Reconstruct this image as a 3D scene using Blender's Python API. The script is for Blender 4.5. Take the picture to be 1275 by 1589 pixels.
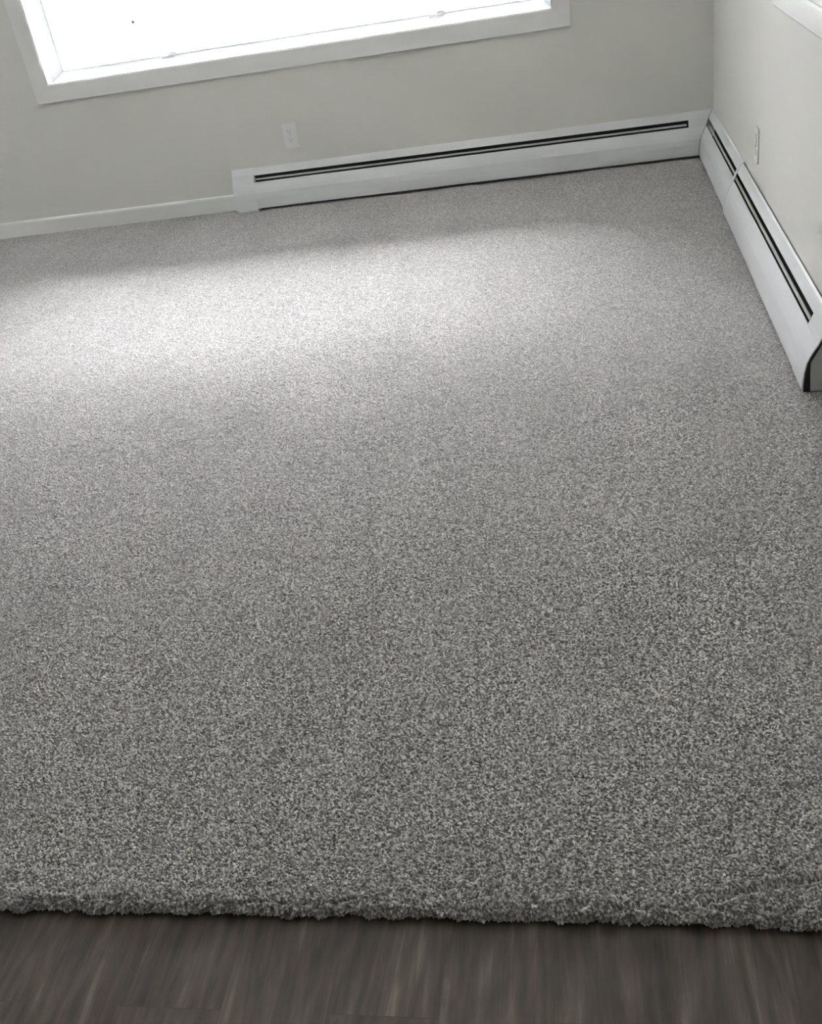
import bpy, bmesh, math, random
import numpy as np
from mathutils import Matrix, Vector

for o in list(bpy.data.objects):
    bpy.data.objects.remove(o)
SC = bpy.context.scene
COL = SC.collection

# ------------------------------------------------------------------ camera
cam_d = bpy.data.cameras.new('camera')
cam_d.sensor_fit = 'HORIZONTAL'
cam_d.sensor_width = 36.0
cam_d.lens = 1545.04 / 1275.0 * 36.0
cam_d.clip_start = 0.02
cam = bpy.data.objects.new('camera', cam_d)
COL.objects.link(cam)
_r = Vector((0.98019, 0.12872, -0.15051)).normalized()
_f = Vector((-0.18968, 0.82875, -0.52650)).normalized()
_u = _r.cross(_f).normalized()
_f = _u.cross(_r).normalized()
cam.matrix_world = Matrix(((_r.x, _u.x, -_f.x, -0.5790),
                           (_r.y, _u.y, -_f.y, -4.8250),
                           (_r.z, _u.z, -_f.z, 1.2243), (0, 0, 0, 1)))
SC.camera = cam

# ------------------------------------------------------------------ light, exposure
SKY = 13.2
SUN_GLOW, SUN_P, SUN_EL, SUN_AZ = 740.0, 10.0, 74.0, -4.0
SC.view_settings.view_transform = 'Standard'
SC.view_settings.look = 'None'
SC.view_settings.exposure = -0.2
SC.view_settings.gamma = 1.0
SC.view_settings.use_curve_mapping = False
world = bpy.data.worlds.new('overcast_sky')
world.use_nodes = True
SC.world = world
_nt = world.node_tree
_bg = _nt.nodes['Background']
# bright overcast sky: even veil plus a wide soft brightening around the hidden sun
_tc = _nt.nodes.new('ShaderNodeTexCoord')
_nm = _nt.nodes.new('ShaderNodeVectorMath')
_nm.operation = 'DOT_PRODUCT'
_el, _az = math.radians(SUN_EL), math.radians(SUN_AZ)
_nm.inputs[1].default_value = (math.cos(_el) * math.sin(_az), math.cos(_el) * math.cos(_az), math.sin(_el))
_mx = _nt.nodes.new('ShaderNodeMath')
_mx.operation = 'MAXIMUM'
_mx.inputs[1].default_value = 0.0
_pw = _nt.nodes.new('ShaderNodeMath')
_pw.operation = 'POWER'
_pw.inputs[1].default_value = SUN_P
_ma = _nt.nodes.new('ShaderNodeMath')
_ma.operation = 'MULTIPLY_ADD'
_ma.inputs[1].default_value = SUN_GLOW
_ma.inputs[2].default_value = SKY
_nt.links.new(_tc.outputs['Generated'], _nm.inputs[0])
_nt.links.new(_nm.outputs['Value'], _mx.inputs[0])
_nt.links.new(_mx.outputs[0], _pw.inputs[0])
_nt.links.new(_pw.outputs[0], _ma.inputs[0])
_nt.links.new(_ma.outputs[0], _bg.inputs['Strength'])
_bg.inputs['Color'].default_value = (0.955, 0.975, 1.01, 1)

WX0, WX1, WZ0, WZ1 = -3.061, -0.674, 0.686, 1.72      # window opening
pl = bpy.data.lights.new('window_portal', 'AREA')
pl.shape = 'RECTANGLE'
pl.size = WX1 - WX0
pl.size_y = WZ1 - WZ0
pl.cycles.is_portal = True
po = bpy.data.objects.new('window_portal', pl)
COL.objects.link(po)
po.location = ((WX0 + WX1) / 2, 0.16, (WZ0 + WZ1) / 2)
po.rotation_euler = (math.radians(-90), 0, 0)
W2Y0, W2Y1, W2Z0, W2Z1 = -1.15, -0.12, 0.85, 2.05        # unseen window added in the left wall as fill light
pl2 = bpy.data.lights.new('added_window_portal', 'AREA')
pl2.shape = 'RECTANGLE'
pl2.size = W2Z1 - W2Z0
pl2.size_y = W2Y1 - W2Y0
pl2.cycles.is_portal = True
po2 = bpy.data.objects.new('added_window_portal', pl2)
COL.objects.link(po2)
po2.location = (-6.1 - 0.17, (W2Y0 + W2Y1) / 2, (W2Z0 + W2Z1) / 2)
po2.rotation_euler = (0, math.radians(-90), 0)

SC.cycles.max_bounces = 10
SC.cycles.diffuse_bounces = 6
SC.cycles.transparent_max_bounces = 8
SC.cycles.sample_clamp_indirect = 60.0


# ------------------------------------------------------------------ materials
def mat(name, color, rough=0.5, spec=0.5, metal=0.0):
    m = bpy.data.materials.new(name)
    m.use_nodes = True
    b = m.node_tree.nodes['Principled BSDF']
    b.inputs['Base Color'].default_value = (*color, 1)
    b.inputs['Roughness'].default_value = rough
    b.inputs['Specular IOR Level'].default_value = spec
    b.inputs['Metallic'].default_value = metal
    return m


def bump_noise(m, scale, dist, detail=3.0, stretch=None):
    nt = m.node_tree
    b = nt.nodes['Principled BSDF']
    tc = nt.nodes.new('ShaderNodeTexCoord')
    mp = nt.nodes.new('ShaderNodeMapping')
    if stretch:
        mp.inputs['Scale'].default_value = stretch
    n = nt.nodes.new('ShaderNodeTexNoise')
    n.inputs['Scale'].default_value = scale
    n.inputs['Detail'].default_value = detail
    bp = nt.nodes.new('ShaderNodeBump')
    bp.inputs['Distance'].default_value = dist
    bp.inputs['Strength'].default_value = 1.0
    nt.links.new(tc.outputs['Object'], mp.inputs['Vector'])
    nt.links.new(mp.outputs['Vector'], n.inputs['Vector'])
    nt.links.new(n.outputs['Fac'], bp.inputs['Height'])
    nt.links.new(bp.outputs['Normal'], b.inputs['Normal'])
    return m


M_WALL = bump_noise(mat('greige_wall_paint', (0.68, 0.677, 0.635), 0.75, 0.25), 140, 0.0006)
M_CEIL = bump_noise(mat('white_ceiling_paint', (0.78, 0.78, 0.76), 0.9, 0.1), 90, 0.001)
M_TRIM = mat('white_trim_paint', (0.76, 0.765, 0.745), 0.38, 0.45)
M_VINYL = mat('white_vinyl', (0.84, 0.85, 0.86), 0.3, 0.5)
M_HEAT = bump_noise(mat('white_heater_enamel', (0.69, 0.70, 0.705), 0.33, 0.5), 30, 0.0002, 1.0)
M_DARK = mat('painted_shade_heater_inside', (0.035, 0.036, 0.034), 0.6, 0.3)  # near-black colour stands for the shade inside the white heaters
M_FIN = mat('dull_aluminium_fins', (0.12, 0.12, 0.12), 0.5, 0.5, 0.8)
M_DAMP = mat('grey_damper_and_shaded_plate', (0.42, 0.42, 0.41), 0.4, 0.5)
M_PIPE = mat('aged_copper_pipe', (0.32, 0.17, 0.10), 0.4, 0.5, 1.0)
M_PLATE = mat('white_plastic', (0.74, 0.745, 0.72), 0.3, 0.5)
M_SLOT = mat('dark_grey_slot', (0.30, 0.30, 0.29), 0.6, 0.3)
M_SCREW = mat('painted_screw', (0.55, 0.55, 0.53), 0.35, 0.5, 0.3)
M_SNOW = mat('pale_snowy_ground', (0.40, 0.40, 0.40), 0.9, 0.1)
M_SPOT = mat('grey_spot', (0.18, 0.18, 0.19), 0.8, 0.2)
M_WALLC = mat('white_cover_panel', (0.70, 0.70, 0.68), 0.5, 0.35)


def glass_mat():
    m = bpy.data.materials.new('clear_window_glass')
    m.use_nodes = True
    nt = m.node_tree
    nt.nodes.clear()
    out = nt.nodes.new('ShaderNodeOutputMaterial')
    mx = nt.nodes.new('ShaderNodeMixShader')
    tr = nt.nodes.new('ShaderNodeBsdfTransparent')
    tr.inputs['Color'].default_value = (0.97, 0.97, 0.97, 1)
    gl = nt.nodes.new('ShaderNodeBsdfGlossy')
    gl.inputs['Roughness'].default_value = 0.02
    fr = nt.nodes.new('ShaderNodeFresnel')
    fr.inputs['IOR'].default_value = 1.45
    nt.links.new(fr.outputs[0], mx.inputs[0])
    nt.links.new(tr.outputs[0], mx.inputs[1])
    nt.links.new(gl.outputs[0], mx.inputs[2])
    nt.links.new(mx.outputs[0], out.inputs[0])
    return m


M_GLASS = glass_mat()


def plank_mat():
    m = mat('dark_wood_plank_vinyl', (0.08, 0.065, 0.055), 0.5, 0.4)
    nt = m.node_tree
    L = nt.links.new
    b = nt.nodes['Principled BSDF']
    tc = nt.nodes.new('ShaderNodeTexCoord')
    # planks run along Y: rotate so brick rows follow X
    mp = nt.nodes.new('ShaderNodeMapping')
    mp.inputs['Rotation'].default_value = (0, 0, math.radians(90))
    mp.inputs['Location'].default_value = (0.33, 0.07, 0)
    L(tc.outputs['Object'], mp.inputs['Vector'])
    br = nt.nodes.new('ShaderNodeTexBrick')
    br.offset = 0.37
    br.inputs['Scale'].default_value = 1.0
    br.inputs['Brick Width'].default_value = 1.22
    br.inputs['Row Height'].default_value = 0.152
    br.inputs['Mortar Size'].default_value = 0.0005
    br.inputs['Mortar Smooth'].default_value = 0.3
    br.inputs['Color1'].default_value = (0.0, 0.0, 0.0, 1)
    br.inputs['Color2'].default_value = (1, 1, 1, 1)
    br.inputs['Mortar'].default_value = (0.5, 0.5, 0.5, 1)
    L(mp.outputs['Vector'], br.inputs['Vector'])
    # per plank shift of the grain
    sh = nt.nodes.new('ShaderNodeVectorMath')
    sh.operation = 'MULTIPLY_ADD'
    sh.inputs[1].default_value = (3.1, 5.3, 0)
    L(br.outputs['Color'], sh.inputs[0])
    L(tc.outputs['Object'], sh.inputs[2])

    def noise(scale, stretch, detail, dist=0.0, rough=0.55):
        q = nt.nodes.new('ShaderNodeMapping')
        q.inputs['Scale'].default_value = stretch
        L(sh.outputs[0], q.inputs['Vector'])
        n = nt.nodes.new('ShaderNodeTexNoise')
        n.inputs['Scale'].default_value = scale
        n.inputs['Detail'].default_value = detail
        n.inputs['Roughness'].default_value = rough
        n.inputs['Distortion'].default_value = dist
        L(q.outputs[0], n.inputs['Vector'])
        return n
    broad = noise(14, (1, 0.2, 1), 4, 1.6)
    streak = noise(60, (1, 0.06, 1), 5, 0.9, 0.7)
    fine = noise(420, (1, 0.06, 1), 2)
    # cathedral grain rings
    q = nt.nodes.new('ShaderNodeMapping')
    q.inputs['Scale'].default_value = (1, 0.3, 1)
    L(sh.outputs[0], q.inputs['Vector'])
    wv = nt.nodes.new('ShaderNodeTexWave')
    wv.wave_type = 'BANDS'
    wv.bands_direction = 'X'
    wv.inputs['Scale'].default_value = 11
    wv.inputs['Distortion'].default_value = 9.0
    wv.inputs['Detail'].default_value = 3
    wv.inputs['Detail Scale'].default_value = 1.3
    L(q.outputs[0], wv.inputs['Vector'])

    def math_(op, a, bb, clamp=False):
        n = nt.nodes.new('ShaderNodeMath')
        n.operation = op
        n.use_clamp = clamp
        for i, v in enumerate((a, bb)):
            if isinstance(v, (int, float)):
                n.inputs[i].default_value = v
            else:
                L(v, n.inputs[i])
        return n.outputs[0]
    t = math_('MULTIPLY', broad.outputs['Fac'], 1.15)
    t = math_('ADD', t, math_('MULTIPLY', streak.outputs['Fac'], 0.8))
    t = math_('ADD', t, math_('MULTIPLY', wv.outputs['Fac'], 0.16))
    t = math_('ADD', t, math_('MULTIPLY', fine.outputs['Fac'], 0.18))
    t = math_('ADD', t, math_('MULTIPLY', br.outputs['Color'], 0.12))
    t = math_('SUBTRACT', t, 0.69)
    ramp = nt.nodes.new('ShaderNodeValToRGB')
    e = ramp.color_ramp.elements
    e[0].position = 0.12
    e[0].color = (0.033, 0.024, 0.017, 1)
    e[1].position = 0.95
    e[1].color = (0.19, 0.145, 0.11, 1)
    x = e.new(0.45)
    x.color = (0.064, 0.048, 0.035, 1)
    x = e.new(0.68)
    x.color = (0.098, 0.075, 0.057, 1)
    L(t, ramp.inputs['Fac'])
    mixm = nt.nodes.new('ShaderNodeMix')
    mixm.data_type = 'RGBA'
    L(br.outputs['Fac'], mixm.inputs['Factor'])
    L(ramp.outputs['Color'], mixm.inputs['A'])
    mixm.inputs['B'].default_value = (0.045, 0.035, 0.028, 1)
    L(mixm.outputs['Result'], b.inputs['Base Color'])
    bp = nt.nodes.new('ShaderNodeBump')
    bp.inputs['Distance'].default_value = 0.0006
    bp.inputs['Strength'].default_value = 0.6
    L(math_('ADD', streak.outputs['Fac'], fine.outputs['Fac']), bp.inputs['Height'])
    L(bp.outputs['Normal'], b.inputs['Normal'])
    return m


M_PLANK = plank_mat()


def carpet_mat():
    m = mat('flecked_grey_carpet_pile', (0.36, 0.35, 0.345), 1.0, 0.0)
    nt = m.node_tree
    L = nt.links.new
    b = nt.nodes['Principled BSDF']
    b.inputs['Sheen Weight'].default_value = 0.4
    b.inputs['Sheen Roughness'].default_value = 0.5
    b.inputs['Sheen Tint'].default_value = (0.95, 0.97, 1.0, 1)
    at = nt.nodes.new('ShaderNodeAttribute')
    at.attribute_name = 'tuft'
    tc = nt.nodes.new('ShaderNodeTexCoord')
    n = nt.nodes.new('ShaderNodeTexNoise')
    n.inputs['Scale'].default_value = 520
    n.inputs['Detail'].default_value = 2
    L(tc.outputs['Object'], n.inputs['Vector'])
    a = nt.nodes.new('ShaderNodeMath')
    a.operation = 'MULTIPLY_ADD'
    L(n.outputs['Fac'], a.inputs[0])
    a.inputs[1].default_value = 0.7
    L(at.outputs['Fac'], a.inputs[2])
    s = nt.nodes.new('ShaderNodeMath')
    s.operation = 'SUBTRACT'
    L(a.outputs[0], s.inputs[0])
    s.inputs[1].default_value = 0.35
    ramp = nt.nodes.new('ShaderNodeValToRGB')
    e = ramp.color_ramp.elements
    e[0].position = 0.0
    e[0].color = (0.085, 0.078, 0.073, 1)
    e[1].position = 1.0
    e[1].color = (0.70, 0.665, 0.635, 1)
    x = e.new(0.5)
    x.color = (0.29, 0.274, 0.264, 1)
    L(s.outputs[0], ramp.inputs['Fac'])
    # broad brushed patches of the pile
    q = nt.nodes.new('ShaderNodeMapping')
    q.inputs['Scale'].default_value = (1.6, 0.7, 1)
    q.inputs['Rotation'].default_value = (0, 0, 0.35)
    L(tc.outputs['Object'], q.inputs['Vector'])
    n2 = nt.nodes.new('ShaderNodeTexNoise')
    n2.inputs['Scale'].default_value = 3.0
    n2.inputs['Detail'].default_value = 3
    L(q.outputs[0], n2.inputs['Vector'])
    mr = nt.nodes.new('ShaderNodeMapRange')
    mr.inputs['From Min'].default_value = 0.3
    mr.inputs['From Max'].default_value = 0.7
    mr.inputs['To Min'].default_value = 0.94
    mr.inputs['To Max'].default_value = 1.06
    L(n2.outputs['Fac'], mr.inputs['Value'])
    v = nt.nodes.new('ShaderNodeVectorMath')
    v.operation = 'SCALE'
    L(ramp.outputs['Color'], v.inputs[0])
    L(mr.outputs[0], v.inputs['Scale'])
    L(v.outputs[0], b.inputs['Base Color'])
    return m


M_CARPET = carpet_mat()


# ------------------------------------------------------------------ helpers
def link(name, bm, material, parent=None, smooth=False, bevel=0.0):
    bmesh.ops.recalc_face_normals(bm, faces=bm.faces)
    me = bpy.data.meshes.new(name)
    bm.to_mesh(me)
    bm.free()
    me.materials.append(material)
    if smooth:
        for p in me.polygons:
            p.use_smooth = True
    o = bpy.data.objects.new(name, me)
    COL.objects.link(o)
    if parent is not None:
        o.parent = parent
    if bevel:
        md = o.modifiers.new('bevel', 'BEVEL')
        md.width = bevel
        md.segments = 2
        md.limit_method = 'ANGLE'
    return o


def box(bm, x0, x1, y0, y1, z0, z1):
    vs = [bm.verts.new((x, y, z)) for x in (x0, x1) for y in (y0, y1) for z in (z0, z1)]
    for f in ((0, 1, 3, 2), (4, 6, 7, 5), (0, 4, 5, 1), (2, 3, 7, 6), (0, 2, 6, 4), (1, 5, 7, 3)):
        bm.faces.new([vs[i] for i in f])
    return bm


def one_box(*a):
    return box(bmesh.new(), *a)


def sweep(bm, prof, side, s0, s1, shift=0.0):
    """extrude a closed (d,z) outline along a wall; s0/s1 may be functions of d (mitres)."""
    f0 = s0 if callable(s0) else (lambda d: s0)
    f1 = s1 if callable(s1) else (lambda d: s1)

    def P(d, z, s):
        dd = d + shift
        return (s, -dd, z) if side == 'back' else (-dd, s, z)
    a = [bm.verts.new(P(d, z, f0(d + shift))) for d, z in prof]
    b = [bm.verts.new(P(d, z, f1(d + shift))) for d, z in prof]
    n = len(prof)
    for i in range(n):
        j = (i + 1) % n
        bm.faces.new((a[i], a[j], b[j], b[i]))
    bm.faces.new(a)
    bm.faces.new(b)
    return bm


def sheet(outer, t=0.0018):
    """a bent sheet: outer polyline plus the same line set inward by t"""
    inner = []
    for i, (d, z) in enumerate(outer):
        p0 = outer[max(i - 1, 0)]
        p1 = outer[min(i + 1, len(outer) - 1)]
        dx, dz = p1[0] - p0[0], p1[1] - p0[1]
        l = math.hypot(dx, dz) or 1
        inner.append((d - abs(dz) / l * t, z - abs(dx) / l * t))
    return list(outer) + inner[::-1]


def tag(o, label, cat, group=None, kind=None):
    if label:
        o['label'] = label
    if cat:
        o['category'] = cat
    if group:
        o['group'] = group
    if kind:
        o['kind'] = kind
    return o


def struct(o):
    o['kind'] = 'structure'
    return o


def empty(name, loc):
    o = bpy.data.objects.new(name, None)
    o.empty_display_size = 0.05
    o.location = loc
    COL.objects.link(o)
    return o


def reparent(o, root):
    """keep world placement while parenting to an unrotated empty"""
    o.parent = root
    o.matrix_parent_inverse = Matrix.Translation(-Vector(root.location))
    return o


# ------------------------------------------------------------------ room shell
XL, YR, ZC = -6.1, -8.5, 2.44
FZ = -0.027
YE = -3.955                                            # front edge of the carpet

bm = bmesh.new()                                        # back wall with window opening
T = 0.12
for a in ((XL - 0.15, WX0, 0, T, FZ, ZC), (WX1, 0.15, 0, T, FZ, ZC),
          (WX0, WX1, 0, T, FZ, WZ0), (WX0, WX1, 0, T, WZ1, ZC)):
    box(bm, *a)
struct(link('wall_back', bm, M_WALL))
struct(link('wall_right', one_box(0, 0.15, YR, 0, FZ, ZC), M_WALL))
bm = bmesh.new()
for a in ((YR, W2Y0, FZ, ZC), (W2Y1, 0, FZ, ZC), (W2Y0, W2Y1, FZ, W2Z0), (W2Y0, W2Y1, W2Z1, ZC)):
    box(bm, XL - 0.15, XL, a[0], a[1], a[2], a[3])
struct(link('wall_left', bm, M_WALL))
struct(link('wall_rear', one_box(XL - 0.15, 0.15, YR - 0.15, YR, FZ, ZC), M_WALL))
struct(link('ceiling', one_box(XL - 0.15, 0.15, YR - 0.15, T, ZC, ZC + 0.1), M_CEIL))
struct(link('floor', one_box(XL - 0.15, 0.15, YR - 0.15, T, FZ - 0.05, FZ), M_PLANK))
g = one_box(-60, 60, -60, 120, -0.75, -0.65)
struct(link('ground', g, M_SNOW))

# left baseboard with an eased top
bp = [(0, 0.0), (0.012, 0.0), (0.012, 0.064), (0.010, 0.071), (0.006, 0.0755), (0, 0.077)]
bm = sweep(bmesh.new(), bp, 'back', XL, -2.268)
struct(link('baseboard_back', bm, M_TRIM))


# ------------------------------------------------------------------ window
def ring(bm, x0, x1, z0, z1, w, y0, y1):
    """a mitred rectangular ring w wide from y0 to y1"""
    o = [(x0, z0), (x1, z0), (x1, z1), (x0, z1)]
    i = [(x0 + w, z0 + w), (x1 - w, z0 + w), (x1 - w, z1 - w), (x0 + w, z1 - w)]
    V = {}
    for k in range(4):
        V['of', k] = bm.verts.new((o[k][0], y0, o[k][1]))
        V['if', k] = bm.verts.new((i[k][0], y0, i[k][1]))
        V['ob', k] = bm.verts.new((o[k][0], y1, o[k][1]))
        V['ib', k] = bm.verts.new((i[k][0], y1, i[k][1]))
    for k in range(4):
        j = (k + 1) % 4
        bm.faces.new((V['of', k], V['of', j], V['if', j], V['if', k]))
        bm.faces.new((V['ob', k], V['ib', k], V['ib', j], V['ob', j]))
        bm.faces.new((V['of', k], V['ob', k], V['ob', j], V['of', j]))
        bm.faces.new((V['if', k], V['if', j], V['ib', j], V['ib', k]))
    return bm


def bevel_ring(bm, x0, x1, z0, z1, prof):
    """mitred ring from a profile of (inset, y) points, open on the outside"""
    loops = []
    for w, y in prof:
        loops.append([bm.verts.new((x, y, z)) for x, z in
                      ((x0 + w, z0 + w), (x1 - w, z0 + w), (x1 - w, z1 - w), (x0 + w, z1 - w))])
    for a, b in zip(loops, loops[1:] + loops[:1]):
        for k in range(4):
            j = (k + 1) % 4
            bm.faces.new((a[k], a[j], b[j], b[k]))
    return bm


# vinyl frame with sloped inner faces, one wide pane
bm = bevel_ring(bmesh.new(), WX0, WX1, WZ0, WZ1,
                [(0, 0.045), (0.003, 0.045), (0.036, 0.112), (0.042, 0.113), (0.042, 0.12), (0, 0.12)])
win = struct(link('window_1', bm, M_VINYL))
bm = ring(bmesh.new(), WX0 - 0.075, WX1 + 0.075, WZ0 - 0.075, WZ1 + 0.075, 0.0755, -0.016, -0.0005)
link('window_casing', bm, M_TRIM, win, bevel=0.0015)
bm = ring(bmesh.new(), WX0 + 0.0005, WX1 - 0.0005, WZ0 + 0.0005, WZ1 - 0.0005, 0.004, -0.010, 0.044)
link('window_jamb', bm, M_TRIM, win)
link('glass_pane', one_box(WX0 + 0.0405, WX1 - 0.0405, 0.1135, 0.1165, WZ0 + 0.0405, WZ1 - 0.0405), M_GLASS, win)
for x in (-2.475, -1.19):
    lt = bmesh.new()
    box(lt, x - 0.030, x + 0.030, 0.098, 0.112, WZ0 + 0.027, WZ0 + 0.040)
    box(lt, x + 0.004, x + 0.044, 0.102, 0.112, WZ0 + 0.040, WZ0 + 0.052)
    link('sash_latch', lt, M_VINYL, win, bevel=0.002)
sp = bmesh.new()
bmesh.ops.create_cone(sp, cap_ends=True, segments=16, radius1=0.008, radius2=0.008, depth=0.002,
                      matrix=Matrix.Translation((-2.605, 0.112, 0.886)) @ Matrix.Rotation(math.pi / 2, 4, 'X'))
link('glass_spot', sp, M_SPOT, win)

# unseen window added on the left wall to brighten the right wall (same make, turned)
RZ = Matrix.Translation((XL, 0, 0)) @ Matrix.Rotation(math.radians(90), 4, 'Z')
bm = bevel_ring(bmesh.new(), W2Y0, W2Y1, W2Z0, W2Z1, [(0, 0.07), (0.006, 0.07), (0.05, 0.12), (0.05, 0.14), (0, 0.14)])
bm.transform(RZ)
w2 = struct(link('added_fill_window', bm, M_VINYL))
bm = ring(bmesh.new(), W2Y0 - 0.075, W2Y1 + 0.075, W2Z0 - 0.075, W2Z1 + 0.075, 0.0755, -0.016, -0.0005)
bm.transform(RZ)
link('window_casing', bm, M_TRIM, w2)
bm = one_box(W2Y0 + 0.05, W2Y1 - 0.05, 0.1285, 0.1325, W2Z0 + 0.05, W2Z1 - 0.05)
bm.transform(RZ)
link('glass_pane', bm, M_GLASS, w2)

# ------------------------------------------------------------------ baseboard heaters
FRONT = [(0.066, 0.012), (0.0655, 0.030), (0.063, 0.058), (0.0585, 0.083), (0.052, 0.099), (0.044, 0.114),
         (0.0345, 0.1295), (0.0315, 0.1300)]
HOOD = [(0.0215, 0.1590), (0.0200, 0.1625), (0.0115, 0.178), (0.006, 0.187), (0.0, 0.1905)]
FULL = FRONT[:-1] + HOOD[1:]


def wrap(profile, e):
    """profile pushed outward by e (d and z)"""
    out = []
    for i, (d, z) in enumerate(profile):
        p0 = profile[max(i - 1, 0)]
        p1 = profile[min(i + 1, len(profile) - 1)]
        dx, dz = p1[0] - p0[0], p1[1] - p0[1]
        l = math.hypot(dx, dz) or 1
        out.append((d + abs(dz) / l * e, z + abs(dx) / l * e))
    return out


DAMPER = [(0.0300, 0.1385), (0.0270, 0.1450), (0.0240, 0.1450), (0.0270, 0.1370)]


def element(side, s0, s1, root, shift):
    bm = bmesh.new()
    n = int((s1 - s0) / 0.008)
    for i in range(n):
        s = s0 + i * 0.008
        sweep(bm, [(0.010, 0.050), (0.050, 0.050), (0.050, 0.092), (0.028, 0.112), (0.010, 0.112)], side, s, s + 0.0008, shift)
    return reparent(link('heating_fins', bm, M_FIN), root)


def pipe(side, s0, s1, root, shift):
    bm = bmesh.new()
    pr = [(0.028 + 0.011 * math.cos(a * math.pi / 6), 0.078 + 0.011 * math.sin(a * math.pi / 6)) for a in range(12)]
    sweep(bm, pr, side, s0, s1, shift)
    return reparent(link('copper_pipe', bm, M_PIPE, smooth=True), root)


def run(side, s0, s1, root, shift=0.0, m0=None, m1=None):
    """front panel, hood, damper and back plate between s0 and s1 (m0/m1: mitre functions)"""
    a, b = (m0 or s0), (m1 or s1)
    reparent(link('front_panel', sweep(bmesh.new(), sheet(FRONT), side, a, b, shift), M_HEAT, bevel=0.0004), root)
    reparent(link('hood', sweep(bmesh.new(), sheet(HOOD), side, a, b, shift), M_HEAT, bevel=0.0004), root)
    reparent(link('damper', sweep(bmesh.new(), DAMPER, side, s0 + 0.012, s1 - 0.012, shift), M_DAMP), root)
    reparent(link('back_plate', sweep(bmesh.new(), [(0.0005, 0.004), (0.0030, 0.004), (0.0030, 0.170), (0.0005, 0.170)],
                                      side, s0, s1, shift), M_DARK), root)


# back wall heater
hb = empty('baseboard_heater', (-1.2, 0, 0))
tag(hb, 'white metal baseboard heater along the wall under the window', 'heater', 'white hydronic baseboard heaters')
XC = -0.105
run('back', -2.157, XC, hb)
element('back', -2.05, -0.2, hb, 0)
pipe('back', -2.14, -0.08, hb, 0)
capw = wrap(FULL, 0.0025)
cap = [(0.0, 0.006)] + [(capw[0][0] + 0.0, 0.006)] + capw[1:-1] + [(0.0, capw[-1][1])]
reparent(link('end_cap', sweep(bmesh.new(), cap, 'back', -2.264, -2.154), M_HEAT, bevel=0.001), hb)
reparent(link('cap_flange', sweep(bmesh.new(), [(0.0, -0.002), (0.0705, -0.002), (0.0705, 0.0055), (0.0, 0.0055)],
                                  'back', -2.256, -2.152), M_HEAT), hb)
reparent(link('corner_cover', sweep(bmesh.new(), sheet(wrap(FULL, 0.0022), 0.004), 'back', XC - 0.004, lambda d: -d - 0.001),
              M_HEAT, bevel=0.0005), hb)

# right wall heater
hr = empty('baseboard_heater', (0, -1.25, 0))
tag(hr, 'white metal baseboard heater along the right wall with an open near end', 'heater', 'white hydronic baseboard heaters')
YJ, YS, YN = -0.940, -2.325, -2.450
run('right', YJ, -0.085, hr, 0.0, None, lambda d: -d - 0.0045)
run('right', YS, YJ, hr, 0.0055)
element('right', -0.85, -0.15, hr, 0)
element('right', -2.20, -1.02, hr, 0.0055)
pipe('right', -2.40, -0.10, hr, 0.003)
reparent(link('joiner_strip', sweep(bmesh.new(), sheet(wrap(FULL, 0.0035), 0.002), 'right', YJ - 0.016, YJ + 0.016, 0.003),
              M_HEAT, bevel=0.0008), hr)
reparent(link('end_cover', sweep(bmesh.new(), sheet(wrap(FULL, 0.0020), 0.0035), 'right', YN, YS + 0.003, 0.0055),
              M_HEAT, bevel=0.0006), hr)
# end plate set inside the cover, a dark slit left around it
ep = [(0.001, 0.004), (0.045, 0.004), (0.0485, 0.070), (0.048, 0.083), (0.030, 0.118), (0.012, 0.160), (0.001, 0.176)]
reparent(link('end_plate', sweep(bmesh.new(), ep, 'right', YN + 0.004, YN + 0.006, 0.0055), M_DAMP), hr)  # grey instead of white enamel: its shade is put into the colour
reparent(link('slit_shade_sheet', sweep(bmesh.new(), [(0.001, 0.0), (0.061, 0.0), (0.059, 0.06), (0.054, 0.083), (0.032, 0.122), (0.012, 0.165), (0.001, 0.172)],
                                     'right', YN + 0.010, YN + 0.013, 0.0055), M_DARK), hr)  # dark sheet added behind the plate, paints the slit's shade black


# ------------------------------------------------------------------ outlets
def rbox(bm, cx, cz, w, h, y0, y1, r=0.003, seg=3):
    pts = []
    for sx, sz, a0 in ((1, 1, 0), (-1, 1, 90), (-1, -1, 180), (1, -1, 270)):
        for k in range(seg + 1):
            a = math.radians(a0 + 90 * k / seg)
            pts.append((cx + sx * (w / 2 - r) + r * math.cos(a), cz + sz * (h / 2 - r) + r * math.sin(a)))
    A = [bm.verts.new((x, y0, z)) for x, z in pts]
    B = [bm.verts.new((x, y1, z)) for x, z in pts]
    n = len(pts)
    bm.faces.new(A)
    bm.faces.new(B)
    for i in range(n):
        bm.faces.new((A[i], A[(i + 1) % n], B[(i + 1) % n], B[i]))
    return bm


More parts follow.
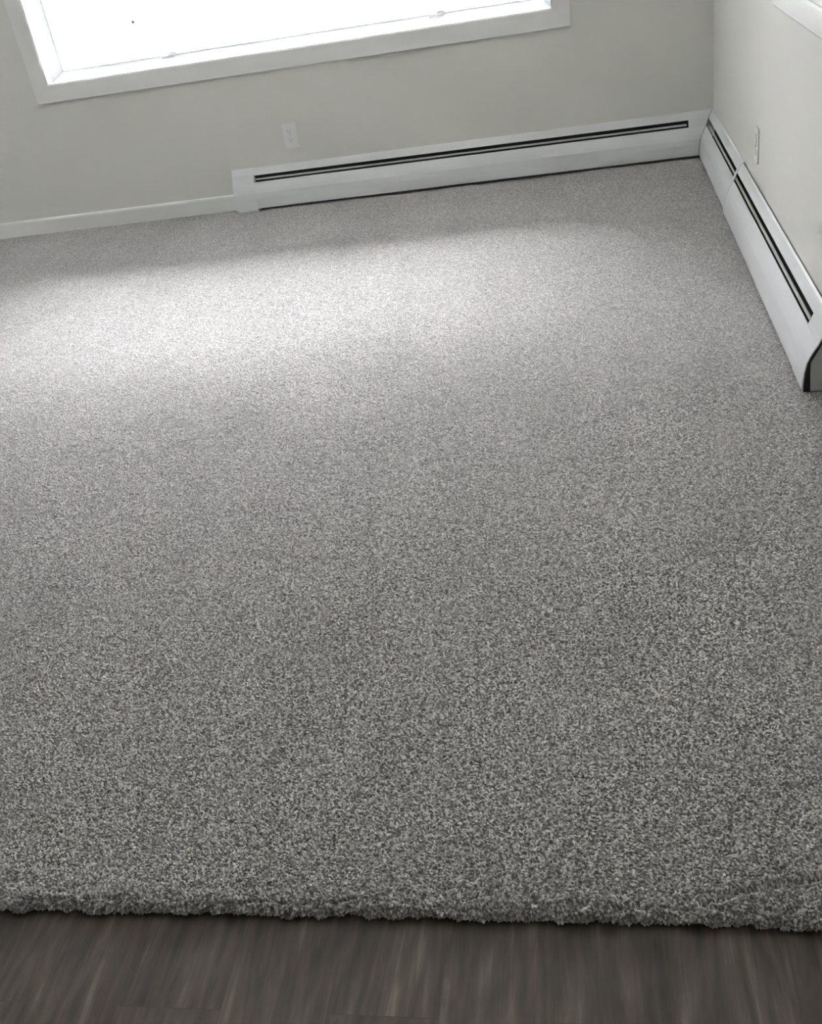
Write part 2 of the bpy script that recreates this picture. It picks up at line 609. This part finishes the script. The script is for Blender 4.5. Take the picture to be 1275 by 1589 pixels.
def outlet(loc, rz, label):
    r = empty('wall_outlet', loc)
    r.rotation_euler = (0, 0, rz)
    tag(r, label, 'outlet', 'white duplex wall outlets')
    link('cover_plate', rbox(bmesh.new(), 0, 0, 0.070, 0.1143, -0.0055, 0.0, 0.004), M_PLATE, r, bevel=0.002)
    for s in (1, -1):
        f = link('receptacle', rbox(bmesh.new(), 0, s * 0.0195, 0.034, 0.029, -0.0085, -0.0050, 0.009), M_PLATE, r, bevel=0.0006)
        b = bmesh.new()
        box(b, -0.0075, -0.0055, -0.0088, -0.0080, s * 0.0195 - 0.001, s * 0.0195 + 0.008)
        box(b, 0.0055, 0.0075, -0.0088, -0.0080, s * 0.0195, s * 0.0195 + 0.007)
        rbox(b, 0, s * 0.0195 - 0.007, 0.0055, 0.0055, -0.0088, -0.0080, 0.0025)
        link('slots', b, M_SLOT, f)
    b = bmesh.new()
    bmesh.ops.create_cone(b, cap_ends=True, segments=14, radius1=0.0032, radius2=0.0024, depth=0.0016,
                          matrix=Matrix.Translation((0, -0.0062, 0)) @ Matrix.Rotation(math.pi / 2, 4, 'X'))
    link('screw', b, M_SCREW, r)
    return r


outlet((-1.936, 0, 0.317), 0, 'white duplex outlet on the window wall above the left end of the heater')
outlet((0, -1.215, 0.317), math.radians(-90), 'white duplex outlet on the right wall, seen edge-on above the side heater')

# ------------------------------------------------------------------ cover panel on the right wall (top right of view)
pc = empty('wall_unit_cover', (0, -2.0, 0.777))
tag(pc, 'white raised cover panel on the right wall, cut off by the top right edge', 'cover panel')


def rside(bm, y0, y1, z0, z1, x0, x1, r, seg=6):
    pts = []
    for cy, cz, a0 in ((y1 - r, z1 - r, 0), (y0 + r, z1 - r, 90), (y0 + r, z0 + r, 180), (y1 - r, z0 + r, 270)):
        for k in range(seg + 1):
            a = math.radians(a0 + 90 * k / seg)
            pts.append((cy + r * math.cos(a), cz + r * math.sin(a)))
    A = [bm.verts.new((x0, y, z)) for y, z in pts]
    B = [bm.verts.new((x1, y, z)) for y, z in pts]
    n = len(pts)
    bm.faces.new(A)
    bm.faces.new(B)
    for i in range(n):
        bm.faces.new((A[i], A[(i + 1) % n], B[(i + 1) % n], B[i]))
    return bm


reparent(link('cover', rside(bmesh.new(), -2.95, -1.50, 0.777, 1.22, -0.022, 0.0, 0.05), M_WALLC, bevel=0.008), pc)
b = bmesh.new()
for k in range(12):
    z = 0.838 + k * 0.026
    sweep(b, [(0.0215, z), (0.0265, z + 0.002), (0.0255, z + 0.010), (0.0215, z + 0.012)], 'right', -2.88, -1.60)
reparent(link('louvres', b, M_WALLC), pc)


# ------------------------------------------------------------------ carpet: real tufted relief with a rolled front edge
def hash2(i, j, k):
    h = (i * 374761393 + j * 668265263 + k * 2147483647 % 4294967291) & 0xFFFFFFFF
    h = ((h ^ (h >> 13)) * 1274126177) & 0xFFFFFFFF
    h = ((h ^ (h >> 16)) * 2246822519) & 0xFFFFFFFF
    h = h ^ (h >> 13)
    return (h & 0xFFFFFF).astype(np.float32) / 16777215.0


def vnoise(x, y, s, k):
    u, v = x / s + 1000, y / s + 1000
    i, j = np.floor(u).astype(np.int64), np.floor(v).astype(np.int64)
    fu, fv = u - i, v - j
    fu = fu * fu * (3 - 2 * fu)
    fv = fv * fv * (3 - 2 * fv)
    a, b_, c, d = hash2(i, j, k), hash2(i + 1, j, k), hash2(i, j + 1, k), hash2(i + 1, j + 1, k)
    return (a + (b_ - a) * fu) * (1 - fv) + (c + (d - c) * fu) * fv


def tufts(x, y, s, k):
    """distance to the nearest jittered tuft centre and that tuft's shade"""
    u, v = x / s + 1000, y / s + 1000
    i, j = np.floor(u).astype(np.int64), np.floor(v).astype(np.int64)
    best = np.full(x.shape, 9.0, np.float32)
    shade = np.zeros(x.shape, np.float32)
    for di in (-1, 0, 1):
        for dj in (-1, 0, 1):
            ci, cj = i + di, j + dj
            cx = ci + hash2(ci, cj, k)
            cy = cj + hash2(ci, cj, k + 1)
            d = ((u - cx) ** 2 + (v - cy) ** 2).astype(np.float32)
            m = d < best
            best[m] = d[m]
            shade[m] = hash2(ci, cj, k + 2)[m]
    return np.sqrt(best), shade


def crease(x, y, pts, w, depth):
    """a groove along a polyline"""
    best = np.full(x.shape, 9.0)
    for (ax, ay), (bx, by) in zip(pts, pts[1:]):
        dx, dy = bx - ax, by - ay
        t = np.clip(((x - ax) * dx + (y - ay) * dy) / (dx * dx + dy * dy), 0, 1)
        best = np.minimum(best, np.hypot(x - ax - t * dx, y - ay - t * dy))
    return -depth * np.exp(-(best / w) ** 2)


def build_carpet():
    # rows: s = distance along the surface from the back wall to the tucked front edge
    rad = 0.013
    flat = -YE - rad
    rows = [0.0]
    while rows[-1] < flat - 0.001:
        y = rows[-1]
        dist = 4.9 - y
        rows.append(y + min(0.0030, max(0.0010, 0.00105 * dist)))
    rows[-1] = flat
    rows = np.array(rows)
    arc = np.linspace(0, math.pi * 0.95, 34)[1:]
    yy = np.concatenate([-rows, -(flat + rad * np.sin(arc))])
    zz = np.concatenate([np.zeros(len(rows)), -(rad * 1.0) * (1 - np.cos(arc))])
    ny_ = np.concatenate([np.zeros(len(rows)), -np.sin(arc)])
    nz_ = np.concatenate([np.ones(len(rows)), np.cos(arc)])
    ss = np.concatenate([rows, flat + rad * arc])
    NR = len(yy)
    # columns: most of them inside the view at each depth
    t = np.clip(-yy / 3.97, 0, 1)
    a = np.minimum(-3.75 + (-1.60 + 3.75) * t, -1.6)
    b_ = -0.06 + (-0.27 + 0.06) * np.clip((t - 0.6) / 0.4, 0, 1)
    zones = (620, 330, 1250, 90)
    U = np.concatenate([k + np.linspace(0, 1, n_, endpoint=(k == 3)) for k, n_ in enumerate(zones)])
    X = np.empty((NR, len(U)))
    for r in range(NR):
        X[r] = np.interp(U, [0, 1, 2, 3, 4], [XL, a[r] - 0.65, a[r], b_[r], -0.0005])
    Y = np.repeat(yy[:, None], len(U), 1)
    S = np.repeat(-ss[:, None], len(U), 1)
    Z = np.repeat(zz[:, None], len(U), 1)
    d1, sh = tufts(X, S, 0.0025, 11)
    lean = vnoise(X, S, 0.05, 3) - 0.5
    n1 = vnoise(X, S, 0.0018, 5)
    n2 = vnoise(X, S, 0.012, 7)
    n3 = vnoise(X, S, 0.09, 9)
    n4 = vnoise(X, S, 0.45, 13)
    H = 0.0033 * (0.75 - d1) + 0.0022 * (n1 - 0.5) + 0.0014 * (n2 - 0.5) + 0.0016 * (n3 - 0.5) + 0.003 * (n4 - 0.5)
    H += 0.0016 * (sh - 0.5)
    edge = np.clip(1 - (S + 0 - -(flat + 0.03)) / 0.07, 0, 1) * (S < 0)   # fluffier towards the front edge
    H += edge * (0.006 * (n2 - 0.5) + 0.005 * (vnoise(X, S, 0.035, 17) - 0.5))
    d2_, _s = tufts(X, S, 0.0062, 41)
    lip = np.clip((-S - flat + 0.012) / 0.02, 0, 1)
    H += lip * 0.0065 * (0.45 - d2_)
    H += -0.0075 * np.exp(-((-S - flat - 0.005 + 0.008 * (n3 - 0.5) + 0.010 * (vnoise(X, S, 0.012, 53) - 0.5)) / 0.0050) ** 2) * np.clip(1.6 * vnoise(X, S * 0, 0.022, 51) - 0.2, 0, 1)
    for pts, w, dep in CREASES:
        H += crease(X + 0.006 * (n2 - 0.5), Y + 0.008 * (vnoise(X, S, 0.008, 61) - 0.5), pts, w, dep)
    Y2 = Y + ny_[:, None] * H + 0.0022 * (vnoise(X, S, 0.0035, 21) - 0.5)
    Z2 = Z + nz_[:, None] * H - 0.002
    X2 = X + 0.0022 * (vnoise(X, S, 0.0035, 23) - 0.5) + 0.0015 * lean
    wob = 0.007 * (vnoise(X, X * 0, 0.16, 31) - 0.5) + 0.005 * (vnoise(X, X * 0, 0.03, 33) - 0.5)
    Y2 += wob * np.clip((-S - flat + 0.08) / 0.08, 0, 1)
    X2 = np.minimum(X2, -0.0003)
    Y2 = np.minimum(Y2, -0.0003)
    Z2 = np.maximum(Z2, FZ + 0.0004)
    NC = len(U)
    n = NR * NC
    co = np.stack([X2, Y2, Z2], -1).reshape(-1, 3).astype(np.float32)
    idx = np.arange(n, dtype=np.int32).reshape(NR, NC)
    q = np.stack([idx[:-1, :-1], idx[1:, :-1], idx[1:, 1:], idx[:-1, 1:]], -1).reshape(-1, 4)
    me = bpy.data.meshes.new('carpet')
    me.vertices.add(n)
    me.vertices.foreach_set('co', co.ravel())
    me.loops.add(q.size)
    me.loops.foreach_set('vertex_index', q.ravel())
    me.polygons.add(len(q))
    me.polygons.foreach_set('loop_start', np.arange(0, q.size, 4, dtype=np.int32))
    me.polygons.foreach_set('use_smooth', np.ones(len(q), dtype=bool))
    at = me.attributes.new('tuft', 'FLOAT', 'POINT')
    at.data.foreach_set('value', np.clip(0.5 + 0.75 * (sh - 0.5), 0, 1).astype(np.float32).ravel())
    me.update(calc_edges=True)
    me.materials.append(M_CARPET)
    o = bpy.data.objects.new('carpet', me)
    COL.objects.link(o)
    print('carpet verts', n)
    return tag(o, 'grey flecked wall-to-wall carpet with a rolled edge against the dark planks', 'carpet', kind='stuff')


CREASES = [
    ([(-0.468, -3.935), (-0.441, -3.923), (-0.421, -3.916), (-0.398, -3.908), (-0.346, -3.898), (-0.314, -3.891)], 0.0042, 0.0065),
    ([(-0.607, -1.798), (-0.545, -1.765), (-0.485, -1.769), (-0.402, -1.87)], 0.009, 0.0012), ([(-2.889, -1.354), (-2.566, -1.327), (-2.296, -1.247)], 0.012, 0.0012), ([(-1.032, -1.996), (-0.891, -2.016), (-0.809, -2.098)], 0.009, 0.0010),
]
build_carpet()
